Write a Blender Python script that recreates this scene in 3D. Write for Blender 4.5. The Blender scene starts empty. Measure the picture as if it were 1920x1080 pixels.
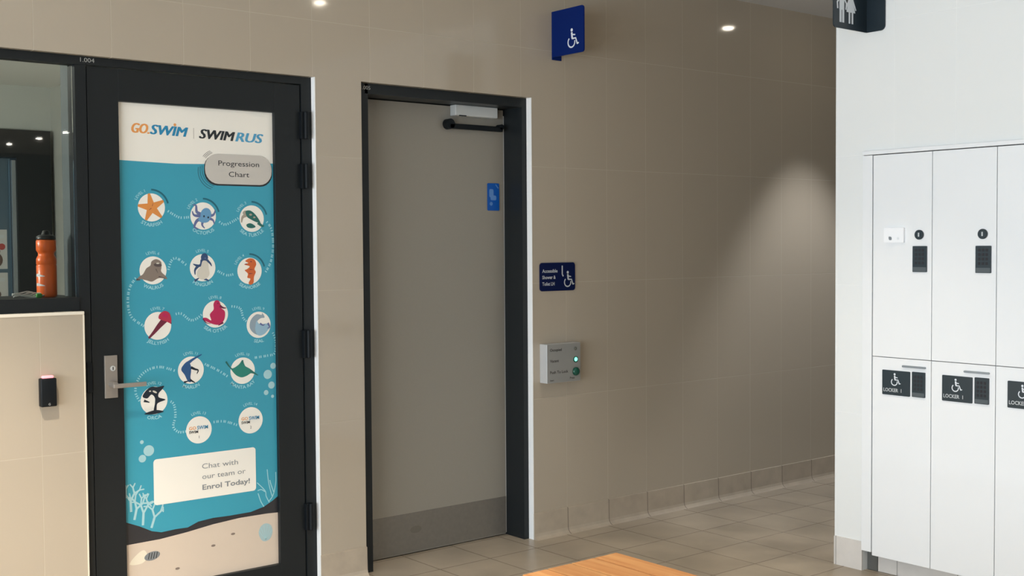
import bpy, bmesh, math, random
from mathutils import Vector, Matrix
random.seed(4)
SC = bpy.context.scene
COL = SC.collection
PI = math.pi

# ---------------------------------------------------------------- camera, world, light, exposure
CAM = Vector((-1.4388540631, -4.6331080558, 1.5296721183))
YAW, PITCH, ROLL, FPX = 0.6833706209, 0.0367696677, -0.0069730489, 2209.371183
fw = Vector((math.sin(YAW)*math.cos(PITCH), math.cos(YAW)*math.cos(PITCH), -math.sin(PITCH)))
rt = Vector((math.cos(YAW), -math.sin(YAW), 0)); up = rt.cross(fw)
r2 = rt*math.cos(ROLL) + up*math.sin(ROLL); u2 = -rt*math.sin(ROLL) + up*math.cos(ROLL)
cam = bpy.data.cameras.new('camera'); camo = bpy.data.objects.new('camera', cam); COL.objects.link(camo)
camo.matrix_world = Matrix(((r2.x, u2.x, -fw.x, CAM.x), (r2.y, u2.y, -fw.y, CAM.y), (r2.z, u2.z, -fw.z, CAM.z), (0, 0, 0, 1)))
cam.sensor_width = 36; cam.lens = 36*FPX/1920; cam.clip_start = .05
SC.camera = camo

SC.view_settings.view_transform = 'Standard'; SC.view_settings.look = 'None'
SC.view_settings.gamma = 1; SC.view_settings.use_curve_mapping = False
SC.view_settings.exposure = 0.0

W = bpy.data.worlds.new('world'); SC.world = W; W.use_nodes = True
bg = W.node_tree.nodes['Background']; bg.inputs[0].default_value = (.80, .90, 1, 1); bg.inputs[1].default_value = 10.4

def light(name, kind, loc, energy, color, **kw):
    l = bpy.data.lights.new(name, kind); l.energy = energy; l.color = color
    for k, v in kw.items(): setattr(l, k, v)
    o = bpy.data.objects.new(name, l); COL.objects.link(o); o.location = loc; return o
WARM = (1, .86, .68)
# daylight through the glazed wall on the left of the hall: a portal guides the sky light through the opening
day = light('daylight_portal', 'AREA', (-5.0, -3.85, 1.225), 1, (1, 1, 1), shape='RECTANGLE', size=6.7, size_y=2.15)
day.rotation_euler = (PI/2, 0, -PI/2)
day.data.cycles.is_portal = True
office_l = light('office_light', 'AREA', (-.6, 1.9, 2.6), 5, (.93, 1, .93), shape='RECTANGLE', size=1.2, size_y=.6)  # added area light for the office, no fixture modelled
office_p = light('office_fill_light', 'POINT', (-1.7, .9, 1.9), 130, (1, .97, .9), shadow_soft_size=.12)  # added fill lamp that brightens the office, no pendant there

# ---------------------------------------------------------------- materials
def mat(name, col, rough=.5, metal=0, emis=None, estr=0, bump=0, bscale=40, spec=.5, var=0):
    m = bpy.data.materials.new(name); m.use_nodes = True
    nt = m.node_tree; b = nt.nodes['Principled BSDF']
    b.inputs['Base Color'].default_value = (*col, 1); b.inputs['Roughness'].default_value = rough
    b.inputs['Metallic'].default_value = metal; b.inputs['Specular IOR Level'].default_value = spec
    if emis: b.inputs['Emission Color'].default_value = (*emis, 1); b.inputs['Emission Strength'].default_value = estr
    tc = nt.nodes.new('ShaderNodeTexCoord'); n = nt.nodes.new('ShaderNodeTexNoise')
    n.inputs['Scale'].default_value = bscale; n.inputs['Detail'].default_value = 3
    nt.links.new(tc.outputs['Object'], n.inputs['Vector'])
    if var:
        mx = nt.nodes.new('ShaderNodeMix'); mx.data_type = 'RGBA'
        mx.inputs[6].default_value = tuple(c*(1-var) for c in col)+(1,); mx.inputs[7].default_value = tuple(min(1, c*(1+var)) for c in col)+(1,)
        nt.links.new(n.outputs['Fac'], mx.inputs[0]); nt.links.new(mx.outputs[2], b.inputs['Base Color'])
    if bump:
        bp = nt.nodes.new('ShaderNodeBump'); bp.inputs['Strength'].default_value = bump; bp.inputs['Distance'].default_value = .002
        nt.links.new(n.outputs['Fac'], bp.inputs['Height']); nt.links.new(bp.outputs[0], b.inputs['Normal'])
    return m
def S(r, g, b):
    f = lambda c: (c/255/12.92) if c/255 <= .04045 else ((c/255+.055)/1.055)**2.4
    return (f(r), f(g), f(b))

def tile_mat(name, axes, off, size, c1, c2, cm, mortar=.0018, rough=.1, grough=.3, bumpd=.0006, mott=0, mscale=3, wob=0):
    m = bpy.data.materials.new(name); m.use_nodes = True; nt = m.node_tree; N = nt.nodes; L = nt.links
    b = N['Principled BSDF']; tc = N.new('ShaderNodeTexCoord'); sp = N.new('ShaderNodeSeparateXYZ'); L.new(tc.outputs['Object'], sp.inputs[0])
    cb = N.new('ShaderNodeCombineXYZ')
    for k in range(2):
        ad = N.new('ShaderNodeMath'); ad.operation = 'ADD'; ad.inputs[1].default_value = off[k]
        L.new(sp.outputs[axes[k]], ad.inputs[0]); L.new(ad.outputs[0], cb.inputs[k])
    br = N.new('ShaderNodeTexBrick'); br.offset = 0; br.squash = 1
    br.inputs['Scale'].default_value = 1; br.inputs['Brick Width'].default_value = size[0]; br.inputs['Row Height'].default_value = size[1]
    br.inputs['Mortar Size'].default_value = mortar; br.inputs['Mortar Smooth'].default_value = .3; br.inputs['Bias'].default_value = 0
    br.inputs['Color1'].default_value = (*c1, 1); br.inputs['Color2'].default_value = (*c2, 1); br.inputs['Mortar'].default_value = (*cm, 1)
    L.new(cb.outputs[0], br.inputs['Vector'])
    no = N.new('ShaderNodeTexNoise'); no.inputs['Scale'].default_value = mscale; no.inputs['Detail'].default_value = 5
    L.new(tc.outputs['Object'], no.inputs['Vector'])
    out = br.outputs['Color']
    if mott:
        mx = N.new('ShaderNodeMix'); mx.data_type = 'RGBA'; mx.blend_type = 'MULTIPLY'; mx.inputs[0].default_value = 1
        rp = N.new('ShaderNodeMapRange'); rp.inputs[1].default_value = .3; rp.inputs[2].default_value = .7
        rp.inputs[3].default_value = 1-mott; rp.inputs[4].default_value = 1
        L.new(no.outputs['Fac'], rp.inputs[0]); L.new(out, mx.inputs[6]); L.new(rp.outputs[0], mx.inputs[7]); out = mx.outputs[2]
    L.new(out, b.inputs['Base Color'])
    mr = N.new('ShaderNodeMapRange'); mr.inputs[3].default_value = rough; mr.inputs[4].default_value = grough
    L.new(br.outputs['Fac'], mr.inputs[0]); L.new(mr.outputs[0], b.inputs['Roughness'])
    iv = N.new('ShaderNodeMath'); iv.operation = 'SUBTRACT'; iv.inputs[0].default_value = 1; L.new(br.outputs['Fac'], iv.inputs[1])
    bp = N.new('ShaderNodeBump'); bp.inputs['Strength'].default_value = .5; bp.inputs['Distance'].default_value = bumpd
    h = iv.outputs[0]
    if wob:
        ad = N.new('ShaderNodeMath'); ad.operation = 'MULTIPLY_ADD'; ad.inputs[1].default_value = wob
        L.new(no.outputs['Fac'], ad.inputs[0]); L.new(iv.outputs[0], ad.inputs[2]); h = ad.outputs[0]
    L.new(h, bp.inputs['Height']); L.new(bp.outputs[0], b.inputs['Normal'])
    return m

TC = (.43, .372, .292); TC2 = (.42, .363, .284); TG = (.455, .397, .313)
M_tile = tile_mat('cream_wall_tile', (0, 2), (6, .47), (.3, .6), TC, TC2, TG, rough=.07)
M_tileR = tile_mat('white_wall_tile', (1, 2), (6.094, .47), (.3, .6), (.82, .84, .83), (.81, .83, .82), (.84, .855, .845), rough=.16)
M_tileX = tile_mat('cream_end_tile', (1, 2), (9, .47), (.3, .6), TC, TC2, TG, rough=.13)
M_floor = tile_mat('stone_floor_tile', (0, 1), (6.03, 15.14), (.3, .3), (.42, .355, .27), (.48, .41, .315), (.27, .22, .165), mortar=.004, rough=.34, grough=.7, mott=.32, mscale=3.2, bumpd=.001)
M_skirt = tile_mat('stone_skirting', (0, 2), (6, 1.0), (.3, 2.0), (.47, .40, .31), (.445, .375, .29), (.22, .185, .145), mortar=.003, rough=.4, grough=.7, mott=.15, mscale=12)
M_skirtY = tile_mat('stone_skirting_side', (1, 2), (6.094, 1.0), (.3, 2.0), (.70, .665, .62), (.67, .64, .60), (.40, .38, .35), mortar=.003, rough=.4, grough=.7, mott=.08, mscale=12)
M_ceil = mat('ceiling_plaster', (.66, .65, .63), .8)
M_plaster = mat('office_plaster', (.50, .52, .48), .7, var=.02)
M_black = mat('black_powder_coat', S(27, 31, 33), .42, spec=.3)
M_blackd = mat('black_hardware', (.005, .007, .009), .5, spec=.2)
M_doorgrey = mat('grey_door_paint', (.275, .255, .215), .45, bump=.03, bscale=200, var=.04)
M_kick = mat('brushed_kick_plate', (.20, .185, .16), .38, .35, bump=.04, bscale=60, var=.12)
M_scuff = mat('scuff_grime', (.15, .135, .11), .5)
M_steel = mat('satin_steel', (.36, .33, .295), .4, .6)
M_closer = mat('silver_closer', (.56, .58, .57), .4, .2)
M_white = mat('white_locker_laminate', (.84, .86, .87), .3)
M_trimreveal = mat('white_trim_and_lit_reveal', (.92, .92, .90), .4)  # real lamp rings, and daylight painted into the tiled door reveals
M_carc = mat('locker_carcass_grey', (.30, .30, .32), .6)
M_gap = mat('dark_gap', (.03, .03, .035), .9)
M_recess = mat('recess_shade', (.11, .11, .10), .5)  # shade of the recess under the filler panel, as a dark colour
M_lock = mat('keypad_black', S(38, 50, 56), .3)
M_locks = mat('keypad_grey', S(80, 88, 92), .4)
M_slot = mat('handle_grey', (.28, .31, .33), .35, .4)
M_navy = mat('navy_sign', (.0015, .007, .050), .35, spec=.2)
M_blue = mat('blue_flag', (.0, .013, .115), .35, spec=.15)
M_sticker = mat('bright_blue_sticker', (.0, .085, .40), .35)
M_stickl = mat('sticker_print', (.10, .24, .55), .4)
M_slate = mat('slate_sign', S(30, 42, 50), .35)
M_signw = mat('sign_white', (.72, .76, .80), .45)
M_signg = mat('sign_print_grey', (.52, .55, .56), .45)
M_labelw = mat('label_print', (.36, .37, .35), .5)
M_box = mat('brushed_aluminium_box', (.36, .36, .34), .38, .45)
M_boxlit = mat('aluminium_box_lit_side', (.62, .63, .63), .35, .3)  # daylight on the left side put into a paler aluminium
M_ink = mat('engraved_ink', (.045, .04, .035), .6)
M_led = mat('green_led', (.1, .8, .55), .3, emis=(.25, 1, .7), estr=1.6)
M_ledo = mat('led_lens_off', (.12, .12, .10), .3)
M_btn = mat('green_button', (.004, .07, .045), .25)
M_pink = mat('pink_status_light', (.9, .3, .33), .3, emis=(1, .36, .40), estr=.9)
M_darkglass = mat('dark_glass_tone', S(46, 46, 50), .35)  # dark interior seen through the glass, put into a colour
M_pw = mat('poster_white', (.86, .83, .75), .4)
M_pb = mat('poster_blue', (.042, .33, .45), .38)
M_ps = mat('poster_sand', (.64, .54, .44), .4, var=.04, bscale=9)
M_disc = mat('badge_white', (.88, .85, .77), .45)
M_pt = mat('poster_text_pale', (.35, .66, .72), .45)
M_pdark = mat('poster_dark_teal', (.01, .13, .18), .45)
M_pill = mat('title_pill_grey', (.56, .53, .48), .45)
M_orange = mat('logo_orange', (.80, .33, .09), .45)
M_lblue = mat('logo_blue', (.02, .24, .44), .45)
M_lblue2 = mat('logo_light_blue', (.08, .34, .55), .45)
M_dark = mat('print_black', (.018, .022, .026), .45)
M_bubble = mat('bubble_print', (.38, .62, .66), .45)
def pc(name, c): return mat(name, c, .45)
M_c = dict(star=pc('starfish_orange', (.72, .27, .06)), oct=pc('octopus_blue', (.13, .32, .52)), octd=pc('octopus_violet', (.12, .15, .32)), tur=pc('turtle_green', (.02, .14, .12)),
    turt=pc('turtle_skin', (.38, .33, .26)), wal=pc('walrus_brown', (.24, .19, .155)), wald=pc('walrus_dark', (.10, .075, .07)), pen=pc('penguin_blue', (.03, .07, .17)), penw=pc('penguin_belly', (.66, .62, .53)),
    sea=pc('seahorse_orange', (.62, .13, .03)), jel=pc('jellyfish_red', (.46, .03, .07)), jeld=pc('jellyfish_dark', (.15, .015, .04)), pink=pc('otter_pink', (.48, .015, .09)), pinkd=pc('otter_dark', (.14, .012, .05)),
    dol=pc('dolphin_grey', (.28, .36, .42)), dolb=pc('dolphin_blue', (.30, .48, .60)), mar=pc('marlin_blue', (.02, .09, .24)), ray=pc('ray_green', (.02, .22, .17)), orc=pc('orca_black', (.008, .016, .028)), shell=pc('shell_blue', (.38, .52, .54)), shellw=pc('shell_cream', (.78, .72, .58)))
M_bottle = mat('orange_bottle_plastic', (.90, .15, .018), .32)
M_cap = mat('black_bottle_cap', (.012, .014, .014), .4)
M_paper = mat('white_paper', (.52, .52, .50), .6)
M_green = mat('green_rubber', (.07, .38, .07), .45)
M_red = mat('leaflet_red', (.35, .05, .04), .5)
M_brown = mat('leaflet_brown', (.10, .06, .045), .5)
M_beyond = mat('blue_grey_wall', (.10, .155, .19), .6)
M_lamp = mat('lamp_lens', (1, .95, .85), .3, emis=(1, .90, .74), estr=70)
M_lampf = mat('lamp_lens_far', (1, .95, .85), .3, emis=(1, .93, .84), estr=60)

# bench wood: boards run along y
def wood():
    m = bpy.data.materials.new('bench_wood'); m.use_nodes = True; nt = m.node_tree; N = nt.nodes; L = nt.links
    b = N['Principled BSDF']; tc = N.new('ShaderNodeTexCoord'); mp = N.new('ShaderNodeMapping'); mp.inputs['Scale'].default_value = (26, 1.6, 26)
    L.new(tc.outputs['Object'], mp.inputs[0]); n = N.new('ShaderNodeTexNoise'); n.inputs['Scale'].default_value = 1.5; n.inputs['Detail'].default_value = 6
    L.new(mp.outputs[0], n.inputs['Vector']); r = N.new('ShaderNodeValToRGB')
    r.color_ramp.elements[0].position = .3; r.color_ramp.elements[0].color = (.33, .135, .042, 1)
    r.color_ramp.elements[1].position = .7; r.color_ramp.elements[1].color = (.46, .245, .095, 1)
    L.new(n.outputs['Fac'], r.inputs[0])
    oi = N.new('ShaderNodeObjectInfo'); hs = N.new('ShaderNodeHueSaturation'); mr = N.new('ShaderNodeMapRange'); mr.inputs[3].default_value = .82; mr.inputs[4].default_value = 1.12
    L.new(oi.outputs['Random'], mr.inputs[0]); L.new(mr.outputs[0], hs.inputs['Value']); L.new(r.outputs[0], hs.inputs['Color'])
    L.new(hs.outputs[0], b.inputs['Base Color']); b.inputs['Roughness'].default_value = .42
    return m
M_wood = wood()

def glass(name, tint, refl=.0, rough=.02):
    m = bpy.data.materials.new(name); m.use_nodes = True; nt = m.node_tree; N = nt.nodes; L = nt.links
    N.remove(N['Principled BSDF']); o = N['Material Output']
    t = N.new('ShaderNodeBsdfTransparent'); t.inputs[0].default_value = (*tint, 1)
    g = N.new('ShaderNodeBsdfGlossy'); g.inputs['Roughness'].default_value = rough
    f = N.new('ShaderNodeFresnel'); f.inputs[0].default_value = 1.5
    mx = N.new('ShaderNodeMixShader'); L.new(f.outputs[0], mx.inputs[0]); L.new(t.outputs[0], mx.inputs[1]); L.new(g.outputs[0], mx.inputs[2]); L.new(mx.outputs[0], o.inputs[0])
    return m
M_glass = glass('clear_glass', (.90, .93, .92))

# ---------------------------------------------------------------- geometry helpers
def box(bm, x0, x1, y0, y1, z0, z1, bev=0):
    t = bmesh.new(); bmesh.ops.create_cube(t, size=1)
    for v in t.verts: v.co = Vector(((x0+x1)/2+v.co.x*(x1-x0), (y0+y1)/2+v.co.y*(y1-y0), (z0+z1)/2+v.co.z*(z1-z0)))
    if bev: bmesh.ops.bevel(t, geom=t.edges[:], offset=bev, segments=2, affect='EDGES', profile=.5)
    me = bpy.data.meshes.new('t'); t.to_mesh(me); t.free(); bm.from_mesh(me); bpy.data.meshes.remove(me)
def obj(name, bm, m, parent=None, smooth=False, loc=None):
    me = bpy.data.meshes.new(name); bm.to_mesh(me); bm.free()
    for p in me.polygons: p.use_smooth = smooth
    me.materials.append(m); o = bpy.data.objects.new(name, me); COL.objects.link(o)
    if parent is not None:
        o.parent = parent; o.matrix_parent_inverse = Matrix.Translation(-parent.location) if parent.parent is None else Matrix()
        if parent.parent is not None: pass
    return o
def bx(name, m, parent, *a, bev=0, smooth=False):
    b = bmesh.new(); box(b, *a, bev=bev); return obj(name, b, m, parent, smooth)
def thing(name, label, cat, loc, group=None):
    o = bpy.data.objects.new(name, None); COL.objects.link(o); o.location = loc; o.empty_display_size = .1
    o['label'] = label; o['category'] = cat
    if group: o['group'] = group
    return o
def tag(o, label, cat, group=None):
    o['label'] = label; o['category'] = cat
    if group: o['group'] = group
    return o
def struct(o, label=None, cat=None):
    o['kind'] = 'structure'
    if label: o['label'] = label
    if cat: o['category'] = cat
    return o
def sthing(name, label, cat, loc):
    return struct(thing(name, label, cat, loc))

def lathe(bm, prof, c, seg=32, axis='z'):
    rings = []
    for r, h in prof:
        ring = []
        for k in range(seg):
            a = 2*PI*k/seg; p = (r*math.cos(a), r*math.sin(a), h)
            if axis == 'y': p = (p[0], p[2], p[1])
            if axis == 'x': p = (p[2], p[0], p[1])
            ring.append(bm.verts.new(Vector(p)+Vector(c)))
        rings.append(ring)
    for a, b in zip(rings, rings[1:]):
        for k in range(seg): bm.faces.new((a[k], a[(k+1) % seg], b[(k+1) % seg], b[k]))
    bm.faces.new(rings[0][::-1]); bm.faces.new(rings[-1])
    bmesh.ops.recalc_face_normals(bm, faces=bm.faces[:])

def tube(bm, pts, r, seg=10):
    pts = [Vector(p) for p in pts]; rings = []
    for i, p in enumerate(pts):
        d = (pts[min(i+1, len(pts)-1)]-pts[max(i-1, 0)]).normalized()
        a = Vector((0, 0, 1)) if abs(d.z) < .9 else Vector((1, 0, 0))
        u = d.cross(a).normalized(); v = d.cross(u)
        rings.append([bm.verts.new(p+u*r*math.cos(2*PI*k/seg)+v*r*math.sin(2*PI*k/seg)) for k in range(seg)])
    for a, b in zip(rings, rings[1:]):
        for k in range(seg): bm.faces.new((a[k], a[(k+1) % seg], b[(k+1) % seg], b[k]))
    bm.faces.new(rings[0][::-1]); bm.faces.new(rings[-1])
    bmesh.ops.recalc_face_normals(bm, faces=bm.faces[:])

class Plane:
    """a printed or cut flat surface: o origin, u right, v up, n towards the viewer"""
    def __init__(s, o, u, v): s.o = Vector(o); s.u = Vector(u); s.v = Vector(v); s.n = s.u.cross(s.v); 
    def p(s, a, b, h=0): return s.o+s.u*a+s.v*b+s.n*h
    def at(s, a, b, sc=1, rot=0):
        u = s.u*math.cos(rot)+s.v*math.sin(rot); v = -s.u*math.sin(rot)+s.v*math.cos(rot)
        return Plane(s.p(a, b), u, v) if sc == 1 else PlaneS(s.p(a, b), u, v, sc)
    def poly(s, bm, pts, h=0, t=0):
        vs = [bm.verts.new(s.p(a, b, h)) for a, b in pts]; f = bm.faces.new(vs)
        f.normal_update()
        if f.normal.dot(s.n) < 0: f.normal_flip()
        if t:
            r = bmesh.ops.extrude_face_region(bm, geom=[f])
            for e in r['geom']:
                if isinstance(e, bmesh.types.BMVert): e.co += s.n*t
    def disc(s, bm, a, b, r, h=0, n=28, ry=None, t=0):
        s.poly(bm, [(a+r*math.cos(2*PI*k/n), b+(ry or r)*math.sin(2*PI*k/n)) for k in range(n)], h, t)
    def line(s, bm, pts, w, h=0, w2=None):
        n = len(pts); L = []; R = []
        for i in range(n):
            x0, y0 = pts[max(i-1, 0)]; x1, y1 = pts[min(i+1, n-1)]
            d = math.hypot(x1-x0, y1-y0) or 1; ww = w if w2 is None else w+(w2-w)*i/(n-1)
            nx, ny = -(y1-y0)/d*ww/2, (x1-x0)/d*ww/2
            L.append((pts[i][0]+nx, pts[i][1]+ny)); R.append((pts[i][0]-nx, pts[i][1]-ny))
        for i in range(n-1): s.poly(bm, [L[i], R[i], R[i+1], L[i+1]], h)
    def ring(s, bm, a, b, r, w, a0=0, a1=2*PI, h=0, n=26):
        s.line(bm, [(a+r*math.cos(a0+(a1-a0)*k/n), b+r*math.sin(a0+(a1-a0)*k/n)) for k in range(n+1)], w, h)
    def rrect(s, bm, x0, y0, x1, y1, r, h=0, t=0):
        pts = []
        for cx, cy, a in ((x1-r, y0+r, -PI/2), (x1-r, y1-r, 0), (x0+r, y1-r, PI/2), (x0+r, y0+r, PI)):
            pts += [(cx+r*math.cos(a+k*PI/12), cy+r*math.sin(a+k*PI/12)) for k in range(7)]
        s.poly(bm, pts, h, t)
class PlaneS(Plane):
    def __init__(s, o, u, v, sc): super().__init__(o, u, v); s.sc = sc
    def p(s, a, b, h=0): return s.o+s.u*a*s.sc+s.v*b*s.sc+s.n*h
    def line(s, bm, pts, w, h=0, w2=None): Plane.line(s, bm, pts, w, h, w2)

def smooth_pts(pts, n=5, closed=True):
    out = []; m = len(pts); rng = range(m) if closed else range(m-1)
    g = (lambda i: pts[i % m]) if closed else (lambda i: pts[max(0, min(m-1, i))])
    for i in rng:
        p0, p1, p2, p3 = g(i-1), g(i), g(i+1), g(i+2)
        for k in range(n):
            t = k/n
            out.append(tuple(.5*((2*p1[j])+(-p0[j]+p2[j])*t+(2*p0[j]-5*p1[j]+4*p2[j]-p3[j])*t*t+(-p0[j]+3*p1[j]-3*p2[j]+p3[j])*t**3) for j in (0, 1)))
    if not closed: out.append(pts[-1])
    return out

def text_bm(bm, pl, s, size, a=0, b=0, h=0, width=None, align='CENTER', bold=0, shear=0, arc=None):
    cu = bpy.data.curves.new('t', 'FONT'); cu.body = s; cu.size = 1; cu.offset = bold; cu.shear = shear; cu.resolution_u = 3; cu.fill_mode = 'BOTH'
    o = bpy.data.objects.new('t', cu); COL.objects.link(o); dg = bpy.context.evaluated_depsgraph_get()
    me = o.evaluated_get(dg).to_mesh(); vs = [v.co.copy() for v in me.vertices]; fs = [tuple(p.vertices) for p in me.polygons]
    o.evaluated_get(dg).to_mesh_clear(); bpy.data.objects.remove(o); bpy.data.curves.remove(cu)
    if not vs: return
    x0 = min(v.x for v in vs); x1 = max(v.x for v in vs)
    k = size/.7                                   # cap height is about .7
    kx = width/(x1-x0) if width else k
    ox = {'LEFT': x0, 'CENTER': (x0+x1)/2, 'RIGHT': x1}[align]
    nv = []
    for v in vs:
        X = (v.x-ox)*kx; Y = v.y*k
        if arc:                                   # arc = (radius, centre angle, top?) : text bent round a circle at (a, b)
            R, a0, top = arc
            if top: ang = a0-X/R; nv.append(bm.verts.new(pl.p(a+(R+Y)*math.cos(ang), b+(R+Y)*math.sin(ang), h)))
            else: ang = a0+X/R; nv.append(bm.verts.new(pl.p(a+(R+size-Y)*math.cos(ang), b+(R+size-Y)*math.sin(ang), h)))
        else: nv.append(bm.verts.new(pl.p(a+X, b+Y, h)))
    for f in fs:
        try: bm.faces.new([nv[i] for i in f])
        except ValueError: pass

def part(name, m, parent, fn, smooth=False):
    b = bmesh.new(); fn(b); return obj(name, b, m, parent, smooth)

# ---------------------------------------------------------------- room shell
XL, XE, YF, ZC = -5.0, 7.0, -14.0, 2.975
ZH = 2.28           # underside of wall over doors and window
o = struct(bx('floor', M_floor, None, XL-.2, XE, YF, 3.9, -.12, 0))
b = bmesh.new(); box(b, XL-.2, XE, YF, .2, ZC, ZC+.1); struct(obj('ceiling', b, M_ceil))
b = bmesh.new()
box(b, XL, .168, 0, .2, 0, 1.268); box(b, XL, -2.6, 0, .2, 1.268, ZH); box(b, XL, XE, 0, .2, ZH, ZC)
box(b, 1.21, 1.452, 0, .2, 0, ZH); box(b, 2.467, XE, 0, .2, 0, ZH)
struct(obj('wall_back', b, M_tile))
# block wall that carries the lockers
LY0, LY1 = -1.437, -3.95
b = bmesh.new()
box(b, 3.26, 3.9, LY0, -1.283, 0, 1.948); box(b, 3.26, 3.9, -6, -1.283, 1.948, ZC); box(b, 3.26, 3.9, -6, LY1, 0, 1.948); box(b, 3.8, 3.9, LY1, LY0, 0, 1.948)
struct(obj('wall_right', b, M_tileR))
b = bmesh.new(); box(b, XE, XE+.1, YF, .2, 0, ZC); struct(obj('wall_corridor_end', b, M_tileX))
b = bmesh.new(); box(b, XL-.2, XE, YF-.1, YF, 0, ZC); struct(obj('wall_front', b, mat('dark_far_wall', (.11, .115, .12), .7)))  # unseen wall, coloured dark to keep its reflection in the glass low
# glazed left wall: the daylight comes through it
b = bmesh.new()
box(b, XL-.2, XL, -14, -7.2, 0, ZC); box(b, XL-.2, XL, -.5, .2, 0, ZC); box(b, XL-.2, XL, -7.2, -.5, 0, .15); box(b, XL-.2, XL, -7.2, -.5, 2.3, ZC)
struct(obj('wall_left', b, M_tileX))
# skirting with a coved foot
def skirt(name, m, pts, side):
    b = bmesh.new()
    for (a0, a1) in pts:
        prof = [(0, .136), (.006, .136), (.006, 0), (0, 0)] if side == 'x' else [(0, .136), (.007, .134), (.009, .03), (.013, .016), (.022, .006), (.034, 0), (0, 0)]
        R0 = []; R1 = []
        for d, z in prof:
            if side == 'y': R0.append(b.verts.new((a0, -d, z))); R1.append(b.verts.new((a1, -d, z)))
            else: R0.append(b.verts.new((3.26-d, a0, z))); R1.append(b.verts.new((3.26-d, a1, z)))
        n = len(prof)
        for k in range(n): b.faces.new((R0[k], R0[(k+1) % n], R1[(k+1) % n], R1[k]))
        b.faces.new(R0); b.faces.new(R1[::-1])
    bmesh.ops.recalc_face_normals(b, faces=b.faces[:])
    return struct(obj(name, b, m))
skirt('baseboard_back', M_skirt, [(XL, .168), (1.21, 1.452), (2.467, XE)], 'y')
skirt('baseboard_right', M_skirtY, [(LY0, -1.283), (-6, LY1)], 'x')
# pale trims: half wall ledge and end; door reveals coloured white for daylight
b = bmesh.new(); box(b, XL, .172, -.004, .03, 1.268, 1.281, bev=.003); struct(obj('trim_1', b, mat('cream_ledge_trim', (.78, .72, .60), .3)))
b = bmesh.new(); box(b, .166, .172, -.003, .03, 0, 1.268, bev=.0015); struct(obj('trim_2', b, mat('cream_corner_trim', (.70, .63, .50), .3)))
b = bmesh.new(); box(b, 1.2085, 1.2125, -.0015, .028, 0, ZH); struct(obj('lit_reveal_1', b, M_trimreveal))  # tile edge facing the daylight, its brightness put into white
b = bmesh.new(); box(b, 2.4655, 2.4695, -.0015, .036, 0, ZH); struct(obj('lit_reveal_2', b, M_trimreveal))  # second tile edge, daylight painted in the same way

# office behind the glazing
b = bmesh.new()
box(b, .0+1.225, 1.35, 3.7, 3.8, 0, 2.63); box(b, XL, 1.225, 3.7, 3.8, 2.325, 2.63); box(b, XL, -2.2, 3.7, 3.8, 0, 2.33)
struct(obj('wall_office_back', b, M_plaster))
b = bmesh.new(); box(b, 1.256, 1.35, .2, 3.7, 0, 2.63); struct(obj('wall_office_side', b, M_plaster))
b = bmesh.new(); box(b, 1.355, 3.0, 1.6, 1.7, 0, 2.4); box(b, 2.9, 3.0, .2, 1.6, 0, 2.4); box(b, 1.355, 3.0, .2, 1.7, 2.4, 2.45); box(b, 1.355, 2.9, .2, 1.6, -.12, -.001); struct(obj('wall_toilet_blocker', b, M_plaster))  # unseen box added to block sky light under the grey door
b = bmesh.new(); box(b, XL-.1, XL, .2, 3.8, 0, 2.63); struct(obj('wall_office_left', b, M_plaster))
b = bmesh.new(); box(b, XL-.1, 1.35, .2, 3.8, 2.63, 2.7); struct(obj('ceiling_office', b, mat('office_ceiling', (.80, .80, .76), .8)))
b = bmesh.new(); box(b, XL-1, 2.2, 5.6, 5.7, -.1, 2.9); box(b, XL-1, 2.2, 3.8, 5.7, 2.75, 2.85); box(b, 2.2, 2.3, .2, 5.7, 0, 2.85); box(b, XL-1.1, XL-1, 3.6, 5.7, 0, 2.85); box(b, XL-1, XL-.1, 3.7, 3.8, 0, 2.85); box(b, 1.35, 2.2, 3.8, 3.81, 0, 2.85); box(b, XL-1, 1.35, 3.7, 3.8, 2.63, 2.85); struct(obj('wall_beyond_office', b, M_beyond))  # sides and top added to keep sky light out of the view
b = bmesh.new(); box(b, XL-1, 2.2, 3.9, 5.7, -.12, 0); struct(obj('floor_beyond_office', b, M_floor))
light('beyond_light', 'AREA', (-.5, 4.7, 2.7), 60, (.8, .9, 1), shape='RECTANGLE', size=2, size_y=1)  # added lamp for the unseen room, no fixture modelled

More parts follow.
